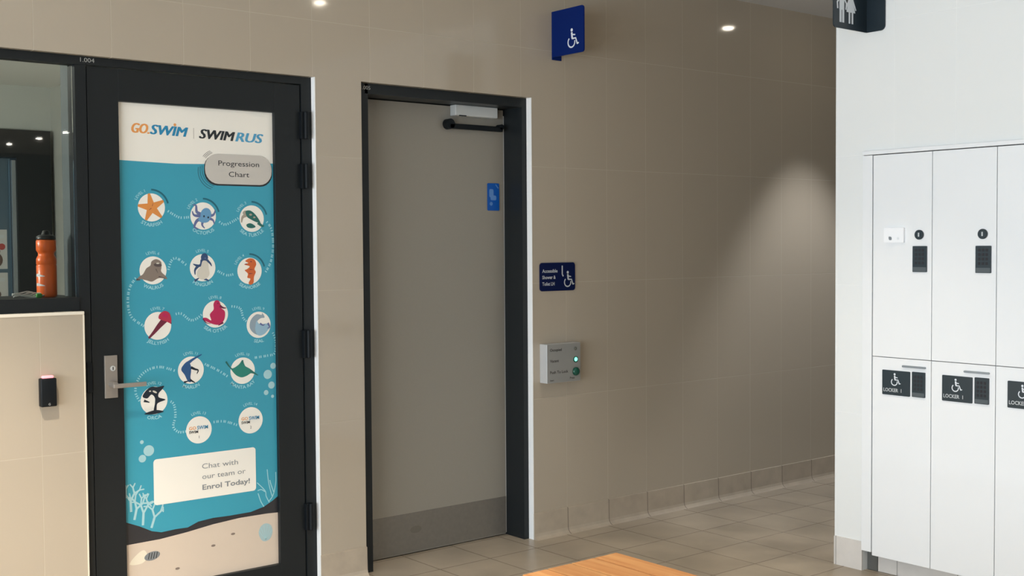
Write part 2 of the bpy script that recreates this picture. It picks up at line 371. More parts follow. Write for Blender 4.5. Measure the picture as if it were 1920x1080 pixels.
# window_2: black framed opening in the office back wall, two notices on its pane
w2 = sthing('window_2', 'black framed glazing on the far wall of the office', 'window', (0, 3.65, 0))
b = bmesh.new(); box(b, 1.0, 1.225, 3.62, 3.78, 0, 2.325); box(b, -2.2, -1.95, 3.62, 3.78, 0, 2.325); box(b, -1.95, 1.0, 3.62, 3.78, 2.14, 2.325); box(b, -1.95, 1.0, 3.62, 3.78, 0, .15)
obj('window_frame', b, M_black, w2)
bx('frame_bead', M_slot, w2, .972, .998, 3.64, 3.66, .15, 2.12)
bx('glass_pane', M_glass, w2, -1.95, .97, 3.69, 3.70, .15, 2.14)
def notice(x0, x1, z0, z1, lab, seed):
    t = thing('notice_sheet', lab, 'notice', (x1, 3.68, z0), 'printed notices on the office glazing')
    pl = Plane((0, 3.684, 0), (1, 0, 0), (0, 0, 1)); bx('sheet', M_paper, t, x0, x1, 3.685, 3.687, z0, z1)
    rr = random.Random(seed)
    def heads(b):
        pl.rrect(b, x1-.10, z1-.06, x1-.02, z1-.035, .006, 0)
        pl.rrect(b, x0+.02, z1-.12, x1-.13, z1-.085, .006, 0)
    part('printed_heading', M_signg, t, heads)
    part('printed_picture', M_brown, t, lambda b: (pl.disc(b, x1-.075, z0+.06, .045, 0, 16, .05), pl.disc(b, x1-.07, z0+.12, .025, .0004, 14)))
    part('printed_red_mark', M_red, t, lambda b: (pl.disc(b, x1-.035, z0+(.15 if seed == 1 else .035), .022, .001, 14), pl.disc(b, x1-.1, z0+.1, .018, .001, 12)))
notice(.735, .945, 1.39, 1.655, 'upper white notice with pictures on the far office window', 1)
notice(.735, .945, 1.10, 1.365, 'lower white notice with a red mark on the far office window', 2)

# window_1: black framed screen over the half wall
w1 = sthing('window_1', 'black framed office window over the cream half wall', 'window', (-1.2, .05, 1.28))
b = bmesh.new(); box(b, -2.6, .2065, .0285, .085, 2.245, ZH-.001); box(b, -2.6, .162, .022, .085, 1.282, 1.335); box(b, -2.6, -2.56, .03, .085, 1.335, 2.245); box(b, -1.15, -1.11, .03, .085, 1.335, 2.245)
obj('window_frame', b, M_black, w1)
b = bmesh.new(); box(b, .1625, .2065, .0285, .11, 0.0, 2.2445); obj('mullion', b, M_black, w1)
b = bmesh.new(); box(b, -1.11, .1605, .052, .060, 1.335, 2.246); obj('glass_pane', b, M_glass, w1)
b = bmesh.new(); box(b, -2.56, -1.15, .052, .060, 1.335, 2.246); obj('glass_pane', b, M_glass, w1)
b = bmesh.new(); box(b, -2.6, .20, .086, .40, 1.30, 1.334, bev=.003); obj('inner_sill', b, M_black, w1)
b = bmesh.new(); box(b, .164, .21, .112, .198, 1.335, 2.278); obj('inner_reveal', b, mat('reveal_grey_paint', (.085, .105, .11), .5), w1)

# ---------------------------------------------------------------- door_1 with the poster
FX = Plane((0, .03, 0), (1, 0, 0), (0, 0, 1))
d1 = sthing('door_1', 'black framed glass door carrying the blue swimming poster', 'door', (.68, .03, 0))
b = bmesh.new(); box(b, 1.1585, 1.208, .028, .11, 0, ZH-.001); box(b, .2075, 1.1585, .028, .11, 2.2475, ZH-.001)
box(b, 1.150, 1.1585, .07, .11, 0, 2.2475); obj('door_frame', b, M_black, d1)
b = bmesh.new()
box(b, .2115, .337, .034, .075, .008, 2.243, bev=.002); box(b, 1.028, 1.1545, .034, .075, .008, 2.243, bev=.002)
box(b, .336, 1.029, .034, .075, 2.115, 2.243, bev=.002); box(b, .336, 1.029, .034, .075, .008, .121, bev=.002)
obj('door_leaf', b, M_black, d1)
bx('glass_pane', M_glass, d1, .336, 1.029, .056, .062, .121, 2.115)
for z0, z1 in ((2.005, 2.125), (1.785, 1.895), (1.03, 1.155), (.255, .375)):
    b = bmesh.new(); box(b, 1.148, 1.184, .012, .034, z0, z1, bev=.002)
    hg = obj('hinge', b, M_blackd, d1)
    part('knuckle', M_blackd, hg, lambda b: lathe(b, [(.009, z0), (.0105, z0+.004), (.0105, z1-.004), (.009, z1)], (1.171, .009, 0), 14))
hp = bx('handle_plate', M_steel, d1, .257, .309, .024, .034, .927, 1.098, bev=.002)
def lever(b):
    lathe(b, [(.013, 0), (.013, -.045)], (.283, .024, .982), 20, 'y')
    box(b, .272, .408, -.030, -.018, .970, .988, bev=.004)
part('lever_handle', M_steel, hp, lever)
part('key_cylinder', M_closer, hp, lambda b: (lathe(b, [(.0105, 0), (.0105, -.004)], (.289, .024, 1.046), 18, 'y')))
part('keyhole', M_blackd, hp, lambda b: box(b, .2875, .2905, .0185, .0205, 1.040, 1.052))
bx('strike_plate', M_blackd, d1, .186, .207, .022, .030, .955, 1.075, bev=.001)
DP = Plane((0, .0262, 0), (1, 0, 0), (0, 0, 1))
part('number_label', M_labelw, d1, lambda b: text_bm(b, Plane((0, .0265, 0), (1, 0, 0), (0, 0, 1)), '1.004', .017, .213, 2.257, 0, width=.056))

# poster film
PY = .0535
PL = Plane((0, PY, 0), (1, 0, 0), (0, 0, 1))
ps = thing('window_poster', 'tall blue and white swimming progression poster filling the black glass door', 'poster', (.68, PY, .121))
X0, X1 = .3375, 1.0275
part('dark_glass_sheet', M_darkglass, ps, lambda b: PL.poly(b, [(X0, .122), (X1, .122), (X1, 2.114), (X0, 2.114)], -.0012))  # dark sheet added for the dim room behind the uncovered glass
TOPB = [(.342, 1.868), (.44, 1.866), (.56, 1.869), (.70, 1.880), (.85, 1.892), (1.0275, 1.905)]
#TOPB
part('white_header', M_pw, ps, lambda b: PL.poly(b, [(X0, 1.86), (X1, 1.86), (X1, 2.114), (X0, 2.114)], 0))
BLUE = [(0.3375, 1.8816), (0.4451, 1.8787), (0.5817, 1.8752), (0.6995, 1.8785), (0.8456, 1.8852), (1.0275, 1.8925), (1.0275, 0.4217), (1.0046, 0.4068), (0.96, 0.3848), (0.8957, 0.3707), (0.7951, 0.3696), (0.7213, 0.3716), (0.6536, 0.366), (0.6056, 0.3485), (0.5539, 0.3499), (0.4912, 0.3465), (0.4503, 0.3575), (0.3988, 0.3856), (0.3375, 0.4126)]
SAND = [(0.3375, 0.3165), (0.4838, 0.3187), (0.6005, 0.3289), (0.7209, 0.3441), (0.8448, 0.3527), (0.9725, 0.3521), (1.0275, 0.3491), (1.0275, 0.122), (0.3375, 0.122)]
BADGES = [(0.4731, 1.6923, 'starfish', 'STARFISH', 'LEVEL 1', 1), (0.698, 1.6596, 'octopus', 'OCTOPUS', 'LEVEL 2', 1), (0.9219, 1.6503, 'sea_turtle', 'SEA TURTLE', 'LEVEL 3', 1), (0.475, 1.4342, 'walrus', 'WALRUS', 'LEVEL 6', 0), (0.6918, 1.4413, 'penguin', 'PENGUIN', 'LEVEL 5', 0), (0.908, 1.4236, 'seahorse', 'SEAHORSE', 'LEVEL 4', 1), (0.4912, 1.2051, 'jellyfish', 'JELLYFISH', 'LEVEL 7', 0), (0.7462, 1.2427, 'sea_otter', 'SEA OTTER', 'LEVEL 8', 0), (0.9474, 1.1874, 'dolphin', 'SEAL', 'LEVEL 9', 0), (0.6317, 1.0116, 'marlin', 'MARLIN', 'LEVEL 11', 0), (0.8681, 0.9921, 'manta_ray', 'MANTA RAY', 'LEVEL 10', 0), (0.4695, 0.8977, 'orca', 'ORCA', 'LEVEL 12', 0), (0.6629, 0.7558, 'words', '', 'LEVEL 13', 0), (0.9023, 0.7727, 'words', '', 'LEVEL 14', 0)]
BR = .0575
PATHS = [[(0.5344, 1.6844), (0.5663, 1.665), (0.5963, 1.652), (0.6385, 1.6546)], [(0.7629, 1.6421), (0.7919, 1.6242), (0.824, 1.6335), (0.8591, 1.6521)], [(0.9881, 1.6439), (1.0159, 1.6043), (1.0226, 1.534), (1.0111, 1.4638), (0.9818, 1.4128)], [(0.8426, 1.4134), (0.8005, 1.4074), (0.7591, 1.4265)], [(0.6277, 1.4469), (0.5815, 1.4811), (0.5559, 1.4747), (0.5389, 1.4308)], [(0.4095, 1.4137), (0.3753, 1.3647), (0.3674, 1.3), (0.3818, 1.2452), (0.4302, 1.2081)], [(0.561, 1.2483), (0.5937, 1.2514), (0.6308, 1.2229), (0.6593, 1.2261), (0.6835, 1.2431)], [(0.8105, 1.2743), (0.8601, 1.2632), (0.8744, 1.221), (0.8917, 1.204)], [(1.0114, 1.1584), (1.0288, 1.1103), (1.0228, 1.0587), (0.9837, 1.0495), (0.9195, 1.0443)], [(0.8053, 0.9668), (0.7567, 1.0002), (0.6966, 1.0319)], [(0.5683, 1.0118), (0.4971, 1.0347), (0.4402, 1.0234), (0.4036, 0.9889), (0.3915, 0.9396), (0.4086, 0.9009)], [(0.5313, 0.8922), (0.5541, 0.8745), (0.5602, 0.8248), (0.5501, 0.7811), (0.573, 0.7563), (0.6035, 0.7553)], [(0.7188, 0.7819), (0.7774, 0.7806), (0.8391, 0.7581)]]
LOGO = [(0.3941, 1.9951), (0.472, 1.9928), (0.6375, 1.9884), (0.6847, 1.9864), (0.8497, 1.9812), (0.9833, 1.9785), (0.58, 2.0361), (0.6617, 2.0275)]
PILL = ((0.8651, 1.8607), 0.3116, 0.1282)
BUBBLES = [(1.0141, 1.0027, 0.0135), (0.9875, 0.9669, 0.0202), (1.0049, 0.9184, 0.0157), (0.9785, 0.8876, 0.0112), (1.0093, 0.8684, 0.0072), (0.4144, 0.7314, 0.0079), (0.443, 0.6929, 0.0225), (0.4153, 0.6631, 0.0157)]
CORAL = [(0.377, 0.4154, 1.35, 0.045), (0.4123, 0.3879, 1.5, 0.05), (0.4482, 0.3712, 1.25, 0.045), (0.3643, 0.4503, 1.6, 0.045)]
WEED = [[(0.96, 0.3848), (0.945, 0.4106), (0.9327, 0.4477)], [(0.9862, 0.3999), (0.9711, 0.4305), (0.9663, 0.4548), (0.9284, 0.4954)], [(0.9837, 0.405), (1.005, 0.4305), (1.0189, 0.4833), (1.0196, 0.5307)], [(0.9997, 0.4265), (0.9898, 0.4634), (0.9826, 0.4999), (0.9782, 0.5478)], [(1.0078, 0.4443), (0.9953, 0.4793), (0.9904, 0.4989)], [(0.9663, 0.4501), (0.9484, 0.462), (0.9304, 0.4598)]]
SHELLB = (0.9659, 0.2678)
SHELLW = (0.4143, 0.2549)
PEBS = [(0.8111, 0.2881), (0.7193, 0.2523), (0.5578, 0.1825)]
CARD = ((0.4613, 0.4624), (0.9233, 0.6534))
def dots(b, pts, w=.0105, step=.0105):
    pts = smooth_pts(pts, 10, False); acc = 0
    for (x0, y0), (x1, y1) in zip(pts, pts[1:]):
        d = math.hypot(x1-x0, y1-y0); acc += d
        if acc >= step:
            acc -= step; nx, ny = -(y1-y0)/d*w/2, (x1-x0)/d*w/2; tx, ty = (x1-x0)/d*.0022, (y1-y0)/d*.0022
            PL.poly(b, [(x1+nx-tx, y1+ny-ty), (x1+nx+tx, y1+ny+ty), (x1-nx+tx, y1-ny+ty), (x1-nx-tx, y1-ny-ty)], .0008)
part('blue_sea_field', M_pb, ps, lambda b: PL.poly(b, BLUE, .0005))
sand = part('sand_field', M_ps, ps, lambda b: PL.poly(b, SAND, .0003))
for q_ in PATHS: part('dotted_path', M_pt, ps, lambda b: dots(b, q_))
# heading
def hd(b, s, c0, c1, size=.040, **k):
    (xa, za), (xb, zb) = c0, c1
    pl = Plane(PL.p(xa, za), Vector((xb-xa, 0, zb-za)).normalized(), Vector((-(zb-za), 0, xb-xa)).normalized())
    w = math.hypot(xb-xa, zb-za)-.006
    for i in range(4): text_bm(b, pl, s, size, .0018*i, 0, .0006+.00005*i, width=w, align='LEFT', shear=.25, **k)
lg = part('logo_orange_word', M_orange, ps, lambda b: (hd(b, 'GO.', LOGO[0], LOGO[1]), PL.disc(b, LOGO[6][0], LOGO[6][1], .006, .0006)))
part('logo_blue_word', M_lblue, ps, lambda b: hd(b, 'SWIM', LOGO[1], LOGO[2]))
part('logo_divider', M_pill, ps, lambda b: PL.line(b, [LOGO[7], (LOGO[7][0], LOGO[7][1]-.045)], .003, .0006))
part('logo_black_word', M_dark, ps, lambda b: hd(b, 'SWIM', LOGO[3], LOGO[4]))
part('logo_light_blue_word', M_lblue2, ps, lambda b: hd(b, 'RUS', LOGO[4], LOGO[5]))
# title pill
PC, PW, PH = PILL
pp = PL.at(PC[0], PC[1], 1, -.0)
part('pill_shadow', M_dark, ps, lambda b: pp.rrect(b, -PW/2-.004, -PH/2-.007, PW/2+.002, PH/2-.004, PH/2-.006, .0009))
part('pill_rings', M_dark, ps, lambda b: [pp.ring(b, -PW/2+PH/2-.006*k, -.004*k, PH/2+.004+.003*k, .0017, PI*.93, PI*1.42, .0009) for k in (1, 2, 3)]+[pp.ring(b, -PW/2+PH/2-.004*k, .002*k, PH/2+.004+.002*k, .0014, PI*.62, PI*.8, .0009) for k in (1, 2, 3)])
tp = part('title_pill', M_pill, ps, lambda b: pp.rrect(b, -PW/2, -PH/2, PW/2, PH/2, PH/2-.004, .0013))
part('title_text', M_dark, tp, lambda b: (text_bm(b, pp, 'Progression', .022, .0, .014, .0018, width=.19), text_bm(b, pp, 'Chart', .022, .0, -.032, .0018, width=.095)))

# badges: creature drawn in units of the disc radius
def shp(m, *polys): return (m, polys)
def star():
    p = []
    for k in range(5):
        a = PI/2+.18+k*2*PI/5; p.append((1.02*math.cos(a), 1.02*math.sin(a))); a += PI/5; p.append((.40*math.cos(a), .40*math.sin(a)))
    q = []
    for i, (x, y) in enumerate(p):
        if i % 2 == 0:
            d = math.atan2(y, x); q += [(x+.09*math.cos(d+1.9), y+.09*math.sin(d+1.9)), (x, y), (x+.09*math.cos(d-1.9), y+.09*math.sin(d-1.9))][::-1]
        else: q.append((x, y))
    return q
def ell(cx, cy, rx, ry, rot=0, n=18):
    return [(cx+rx*math.cos(2*PI*k/n)*math.cos(rot)-ry*math.sin(2*PI*k/n)*math.sin(rot), cy+rx*math.cos(2*PI*k/n)*math.sin(rot)+ry*math.sin(2*PI*k/n)*math.cos(rot)) for k in range(n)]
def tent(pts, w): 
    pts = smooth_pts(pts, 5, False); n = len(pts); L = []; R = []
    for i in range(n):
        x0, y0 = pts[max(i-1, 0)]; x1, y1 = pts[min(i+1, n-1)]; d = math.hypot(x1-x0, y1-y0) or 1; ww = w*(1-.75*i/(n-1))
        L.append((pts[i][0]-(y1-y0)/d*ww, pts[i][1]+(x1-x0)/d*ww)); R.append((pts[i][0]+(y1-y0)/d*ww, pts[i][1]-(x1-x0)/d*ww))
    return L+R[::-1]
C = M_c
sm = smooth_pts
CREATURES = {
 'starfish': [(C['star'], [star()]), (C['jeld'], [tent([(-.02, -.05), (-.2, -.2)], .025), tent([(.05, .1), (.12, .3)], .02)])],
 'octopus': [(C['octd'], [tent([(-.1, .1), (-.5, .3), (-.55, .75), (-.8, .8)], .14), tent([(-.2, 0), (-.7, .05), (-.85, .35)], .13), tent([(-.1, -.2), (-.5, -.35), (-.7, -.8), (-.4, -.95)], .15), tent([(.4, .0), (.8, .1), (.95, .45)], .13), tent([(.4, -.15), (.75, -.3), (.85, -.6)], .12), tent([(0, -.3), (-.1, -.65), (.1, -.9)], .12)]),
             (C['oct'], [ell(.2, .1, .42, .5, -.3), ell(.05, -.25, .45, .25)]), (C['orc'], [ell(.05, -.02, .06, .08), ell(.38, -.1, .06, .08)])],
 'sea_turtle': [(C['turt'], [tent([(-.4, .3), (-.75, .1), (-.85, -.3)], .16), ell(-.55, .45, .2, .15, .4)]), (C['tur'], [sm([(-.5, .55), (-.1, .6), (.35, .25), (.7, -.3), (.35, -.25), (-.1, -.05), (-.4, .15)]), sm([(-.45, -.45), (-.1, -.35), (.3, -.6), (0, -.72), (-.35, -.66)]), tent([(.5, -.3), (.85, -.55), (1.0, -.5)], .13)]), (C['turt'], [ell(-.1, .3, .12, .08), ell(.2, .1, .1, .07)])],
 'walrus': [(C['wal'], [sm([(-1.2, -.62), (-1.0, -.4), (-.75, -.25), (-.5, .15), (-.2, .35), (-.1, .65), (.25, .8), (.6, .6), (.62, .2), (.6, -.1), (.95, -.45), (1.0, -.65), (.6, -.55), (.3, -.6), (-.1, -.8), (-.5, -.7), (-.9, -.6)], 4)]), (C['wald'], [ell(.35, .38, .3, .13, -.1), tent([(-1.25, -.62), (-.95, -.66)], .08), tent([(.2, .1), (.35, -.2)], .03), tent([(.4, -.45), (.9, -.6)], .05)]), (C['penw'], [ell(.35, .5, .12, .05)])],
 'penguin': [(C['pen'], [ell(.15, .75, .28, .32), sm([(-.15, .6), (-.25, .25), (-.75, .3), (-.55, .12), (-.3, .05), (0, .2), (.1, .55)]), tent([(.35, .55), (.6, .3), (.7, .1)], .1), tent([(-.35, .15), (-.6, -.15), (-.6, -.5)], .12), tent([(-.65, -.95), (-.3, -.75)], .1), tent([(.1, -.8), (.5, -.98)], .1)]), (C['penw'], [sm([(0, .5), (.35, .45), (.45, 0), (.5, -.5), (.25, -.8), (-.15, -.85), (-.45, -.6), (-.4, -.2), (-.15, .1)])]), (C['octd'], [ell(.2, .7, .06, .05)])],
 'seahorse': [(C['sea'], [sm([(-.35, .75), (0, .95), (.4, .85), (.55, .5), (.4, .15), (.5, -.1), (.35, -.45), (.3, -.9), (.05, -1.05), (-.1, -.9), (.05, -.6), (-.2, -.5), (-.15, -.2), (-.4, .05), (-.2, .15), (.0, .35), (-.45, .5), (-.1, .6)])]), (C['jeld'], [ell(.12, .7, .05, .05), tent([(0, .1), (.3, .1)], .03), tent([(-.05, -.2), (.25, -.2)], .03), tent([(-.35, .5), (-.2, .55)], .05)])],
 'jellyfish': [(C['jeld'], [tent([(.55, .45), (.1, 0), (-.3, -.45), (-.7, -.85)], .24), tent([(.7, .4), (.9, .25), (1.0, .1)], .12)]), (C['jel'], [sm([(.05, .55), (.15, .85), (.5, 1.05), (.85, .9), (1.0, .5), (.95, .15), (.6, .3), (.3, .4)])]), (C['pink'], [ell(.55, .72, .25, .14, -.5)])],
 'sea_otter': [(C['pink'], [sm([(-.15, .75), (.0, 1.0), (.25, 1.0), (.4, .75), (.45, .45), (.75, .15), (.7, -.4), (.4, -.75), (.1, -.8), (-.3, -.7), (-.85, -.45), (-1.0, -.25), (-.7, -.25), (-.35, -.45), (-.45, 0), (-.15, .35)])]), (C['pinkd'], [tent([(.35, .6), (.6, .45), (.85, .42)], .1), tent([(.6, -.65), (.2, -.85)], .08), tent([(-1.0, -.3), (-.75, -.6), (-.4, -.7)], .05), ell(.2, .8, .05, .05)])],
 'dolphin': [(C['dol'], [sm([(-.2, .8), (.25, .75), (.3, .9), (.5, .55), (.2, .5), (-.05, .35), (-.2, .1), (-.3, -.3), (-.1, -.75), (-.5, -.55), (-.75, -.15), (-.65, .4)])]), (C['dolb'], [sm([(-.2, .3), (0, .1), (.3, .05), (.7, .05), (.95, -.2), (.75, -.45), (.4, -.75), (-.05, -.8), (-.3, -.4)])]), (C['octd'], [tent([(.1, .1), (.35, -.05), (.5, .02)], .08), tent([(.75, .1), (.9, -.2), (.7, -.3)], .09)])],
 'marlin': [(C['mar'], [sm([(-.75, .1), (-.5, .5), (-.2, .65), (0, .3), (.0, -.1), (-.05, -.5), (.0, -.85), (-.25, -.8), (-.5, -.3)]), tent([(-.2, .55), (.2, .8), (.85, 1.1)], .13)]), (C['orc'], [tent([(.0, .2), (.3, .05), (.55, -.05), (.45, -.3)], .1), tent([(-.55, -.85), (-.2, -.78)], .08), tent([(-.1, -.7), (.3, -.95)], .09)])],
 'manta_ray': [(C['ray'], [sm([(-1.35, .75), (-1.0, .3), (-.75, .25), (-.3, .5), (0, .8), (.2, .35), (.6, .1), (1.2, -.4), (.7, -.25), (.35, -.4), (-.1, -.5), (-.55, -.3), (-.9, .1)], 4)]), (C['tur'], [tent([(-1.35, .78), (-1.1, .4), (-.8, .15)], .07), tent([(.6, -.05), (1.25, -.45)], .08), tent([(0, .8), (-.05, .5)], .08)])],
 'orca': [(C['orc'], [sm([(-.85, .35), (-.6, .75), (-.2, 1.0), (.25, .95), (.75, 1.0), (.6, .75), (.35, .5), (.35, .2), (.85, 0), (.4, -.15), (.2, -.3), (.15, -.75), (-.05, -.75), (.05, -.2), (.05, .2), (-.2, .45), (-.5, .2)], 4), tent([(-.75, .05), (-.35, -.1)], .1), sm([(-.75, -.9), (-.3, -.75), (.2, -.7), (.7, -.85), (.3, -.95), (-.3, -.98)])]), (C['penw'], [ell(.05, .62, .18, .07, -.5)]), (C['penw'], [ell(-.3, .7, .08, .05)])],
}
for k, (x, z, nm, title, lvl, dark) in enumerate(BADGES):
    q = PlaneS(PL.p(x, z), PL.u, PL.v, BR)
    dsc = part('badge_disc', M_disc, ps, lambda b: q.disc(b, 0, 0, 1, .0012, 36))
    dsc['label'] = 'white disc with ' + ('two coloured words' if nm == 'words' else 'a '+nm.replace('_', ' '))
    if nm == 'words':
        part('badge_word', M_orange, dsc, lambda b: text_bm(b, q, 'GO', .22, -.5, .06, .002, width=.55, bold=.02))
        part('badge_word', M_lblue, dsc, lambda b: text_bm(b, q, 'SWIM', .26, .28, .04, .002, width=.85, bold=.02))
        part('badge_word', M_dark, dsc, lambda b: (text_bm(b, q, 'SWIM', .2, -.42, -.22, .002, width=.7, bold=.02), text_bm(b, q, '1' if lvl[-1] == '3' else '2', .2, .0, -.62, .002)))
    else:
        for i, (m, polys) in enumerate(CREATURES[nm]):
            part(nm if i == 0 else nm+'_marking', m, dsc, lambda b: [q.poly(b, p, .0017+.0004*i+.00005*j) for j, p in enumerate(polys)])
    if nm != 'words': part('name_lettering', M_pt, dsc, lambda b: text_bm(b, q, title, .24, 0, 0, .0008, arc=(1.12, -PI/2, False), bold=.02))
    part('level_lettering', M_pt, dsc, lambda b: text_bm(b, q, lvl, .2, 0, 0, .0008, arc=(1.18, PI/2+(.75 if dark else 0), True), bold=.01))
    if dark: part('badge_dark_arc', M_pdark, dsc, lambda b: q.ring(b, 0, 0, 1.27, .13, PI*.08, PI*.5, .0008))
# bubbles, coral, weed, shells
for (x, z, r) in BUBBLES: part('bubble', M_bubble, ps, lambda b: PL.disc(b, x, z, r, .001))
def coral(b):
    rr = random.Random(5)
    def br(x, z, a, l, w, d):
        x1 = min(max(x+l*math.cos(a), .344), .50); z1 = z+l*math.sin(a); PL.line(b, [(x, z), (x1, z1)], w, .001+.00008*rr.random())
        PL.disc(b, x1, z1, w*.5, .0011+.00008*rr.random(), 8)
        if d: [br(x1, z1, a+s*rr.uniform(.35, .8), l*.74, w*.82, d-1) for s in (-1, 1)]
    for x, z, a, l in CORAL: br(x, z, a, l, .010, 3)
part('coral_drawing', M_bubble, ps, coral)
part('seaweed_drawing', M_pt, ps, lambda b: [PL.line(b, smooth_pts(w, 6, False), .004, .001) for w in WEED])
sx, sz = SHELLB
def scallop(b):
    PL.poly(b, smooth_pts([(sx-.033, sz), (sx-.024, sz+.03), (sx, sz+.042), (sx+.026, sz+.03), (sx+.034, sz-.002), (sx+.018, sz-.032), (sx-.014, sz-.034)], 4), .001)
shb = part('scallop_shell_drawing', C['shell'], ps, scallop)
part('shell_ribs', M_bubble, shb, lambda b: [PL.line(b, [(sx, sz-.03), (sx+.034*math.cos(a), sz+.036*math.sin(a))], .0018, .0014) for a in (.3, .8, 1.3, 1.8, 2.3, 2.8)])
sx2, sz2 = SHELLW
part('cream_shell_drawing', C['shellw'], ps, lambda b: PL.poly(b, smooth_pts([(sx2-.06, sz2-.02), (sx2-.035, sz2+.012), (sx2, sz2+.03), (sx2+.015, sz2), (sx2-.01, sz2-.024)], 4), .001))
sp = part('spiral_shell_drawing', M_slot, ps, lambda b: PL.poly(b, ell(sx2+.035, sz2, .034, .018, .15), .0012))
part('shell_stripes', M_dark, sp, lambda b: [PL.line(b, [(sx2+.018+.011*k, sz2-.012), (sx2+.024+.011*k, sz2+.014)], .003, .0018) for k in range(4)])
for x, z in PEBS: part('pebble_mark', C['wal'], ps, lambda b: PL.poly(b, ell(x, z, .010, .005), .001))
# contact card
(cx0, cz0), (cx1, cz1) = CARD
cd = part('contact_card', M_disc, ps, lambda b: PL.rrect(b, cx0, cz0, cx1, cz1, .014, .0014))
tx_ = cx0+(cx1-cx0)*.46; th_ = cz1-cz0
for st_, fz_, w_, bo_ in (('Chat with', .66, .165, 0), ('our team or', .43, .2, 0), ('Enrol Today!', .19, .22, .02)):
    part('card_text_line', M_slot, cd, lambda b: text_bm(b, PL, st_, .0215, tx_, cz0+th_*fz_, .002, align='LEFT', width=w_, bold=bo_))

# ---------------------------------------------------------------- door_2
d2 = sthing('door_2', 'plain grey accessible toilet door in a dark frame', 'door', (1.96, .1, 0))
b = bmesh.new()
box(b, 1.453, 1.510, .035, .178, 0, ZH-.001); box(b, 1.453, 1.4935, .178, .235, 0, ZH-.001); box(b, 2.434, 2.465, .035, .235, 0, ZH-.001); box(b, 1.4935, 2.434, .035, .235, 2.233, ZH-.001)
obj('door_frame', b, M_black, d2)
b = bmesh.new(); box(b, 1.4935, 1.505, .222, .235, 0, 2.232); box(b, 2.4225, 2.434, .222, .235, 0, 2.232); box(b, 1.505, 2.4225, .222, .235, 2.221, 2.232); obj('door_stop', b, M_black, d2)
bx('door_leaf', M_doorgrey, d2, 1.497, 2.4265, .1785, .220, .006, 2.229, bev=.0015)
bx('edge_seal', M_closer, d2, 2.4275, 2.4325, .18, .19, .012, 2.2)
bx('kick_plate', M_kick, d2, 1.499, 2.425, .1755, .1785, .012, .205)
for x_, z_ in ((1.85, .12), (1.57, .075)):
    part('scuff_mark', M_scuff, d2, lambda b: Plane((0, .1750, 0), (1, 0, 0), (0, 0, 1)).disc(b, x_, z_, .034, 0, 20, .018))
cl = bx('closer_body', M_closer, d2, 2.083, 2.352, .128, .177, 2.178, 2.2325, bev=.004)
bx('closer_cover_slot', M_blackd, cl, 2.105, 2.15, .127, .13, 2.176, 2.181)
def arm(b):
    box(b, 2.052, 2.392, .135, .155, 2.112, 2.138, bev=.004)
    lathe(b, [(.026, 0), (.026, .035)], (2.058, .135, 2.135), 20, 'y')
    lathe(b, [(.014, 0), (.014, .035)], (2.385, .135, 2.137), 16, 'y')
arm_o = part('closer_arm', M_blackd, d2, arm)
part('number_label', M_labelw, d2, lambda b: text_bm(b, Plane((0, .034, 0), (1, 0, 0), (0, 0, 1)), '1.005', .017, 1.497, 2.251, 0, width=.052))
ds = thing('door_sticker', 'small bright blue notice stuck near the edge of the grey door', 'sticker', (2.345, .177, 1.71))
pl = Plane((0, .1755, 0), (1, 0, 0), (0, 0, 1))
part('sticker_sheet', M_sticker, ds, lambda b: pl.rrect(b, 2.316, 1.707, 2.394, 1.848, .006, 0, .0012))
part('sticker_print', M_stickl, ds, lambda b: (pl.rrect(b, 2.328, 1.775, 2.356, 1.818, .008, .0018), pl.rrect(b, 2.336, 1.76, 2.374, 1.785, .008, .0019), pl.disc(b, 2.340, 1.742, .010, .002), pl.line(b, [(2.37, 1.842), (2.388, 1.822)], .006, .0018)))

# ---------------------------------------------------------------- signs on the back wall
def isa(b, q, h=.001):                         # seated figure and wheel, drawn in a unit square, facing right
    q.disc(b, .02, .86, .09, h)
    q.line(b, [(.02, .74), (.06, .40)], .13, h+.0001)
    q.line(b, [(.03, .62), (.30, .58)], .07, h+.0002)
    q.line(b, [(.04, .40), (.34, .40), (.46, .08)], .09, h+.0003)
    q.line(b, [(.44, .08), (.58, .13)], .07, h+.0004)
    q.ring(b, .0, .22, .27, .08, PI*.72, PI*2.08, h+.0005)
fl = thing('flag_sign', 'blue flag sign with white wheelchair symbol standing out from tiled wall', 'sign', (2.617, 0, 2.485))
FP = Plane((2.611, 0, 0), (0, -1, 0), (0, 0, 1))
def flagp(b):
    pts = [(0.002, 2.497), (.232, 2.497)]+[(.232+.015*math.sin(a), 2.512-.015*math.cos(a)) for a in (.4, .8, 1.2, PI/2)]+[(.247, 2.716)]+[(.232+.015*math.cos(a), 2.716+.015*math.sin(a)) for a in (.4, .8, 1.2, PI/2)]+[(.002, 2.731)]
    FP.poly(b, pts, -.004, .006)
part('flag_panel', M_blue, fl, flagp)
bx('wall_bracket', M_blue, fl, 2.6095, 2.672, -.006, -.001, 2.485, 2.731)
part('wheelchair_symbol', M_signw, fl, lambda b: isa(b, PlaneS(FP.p(.155, 2.535), FP.u, FP.v, .095), .0026))

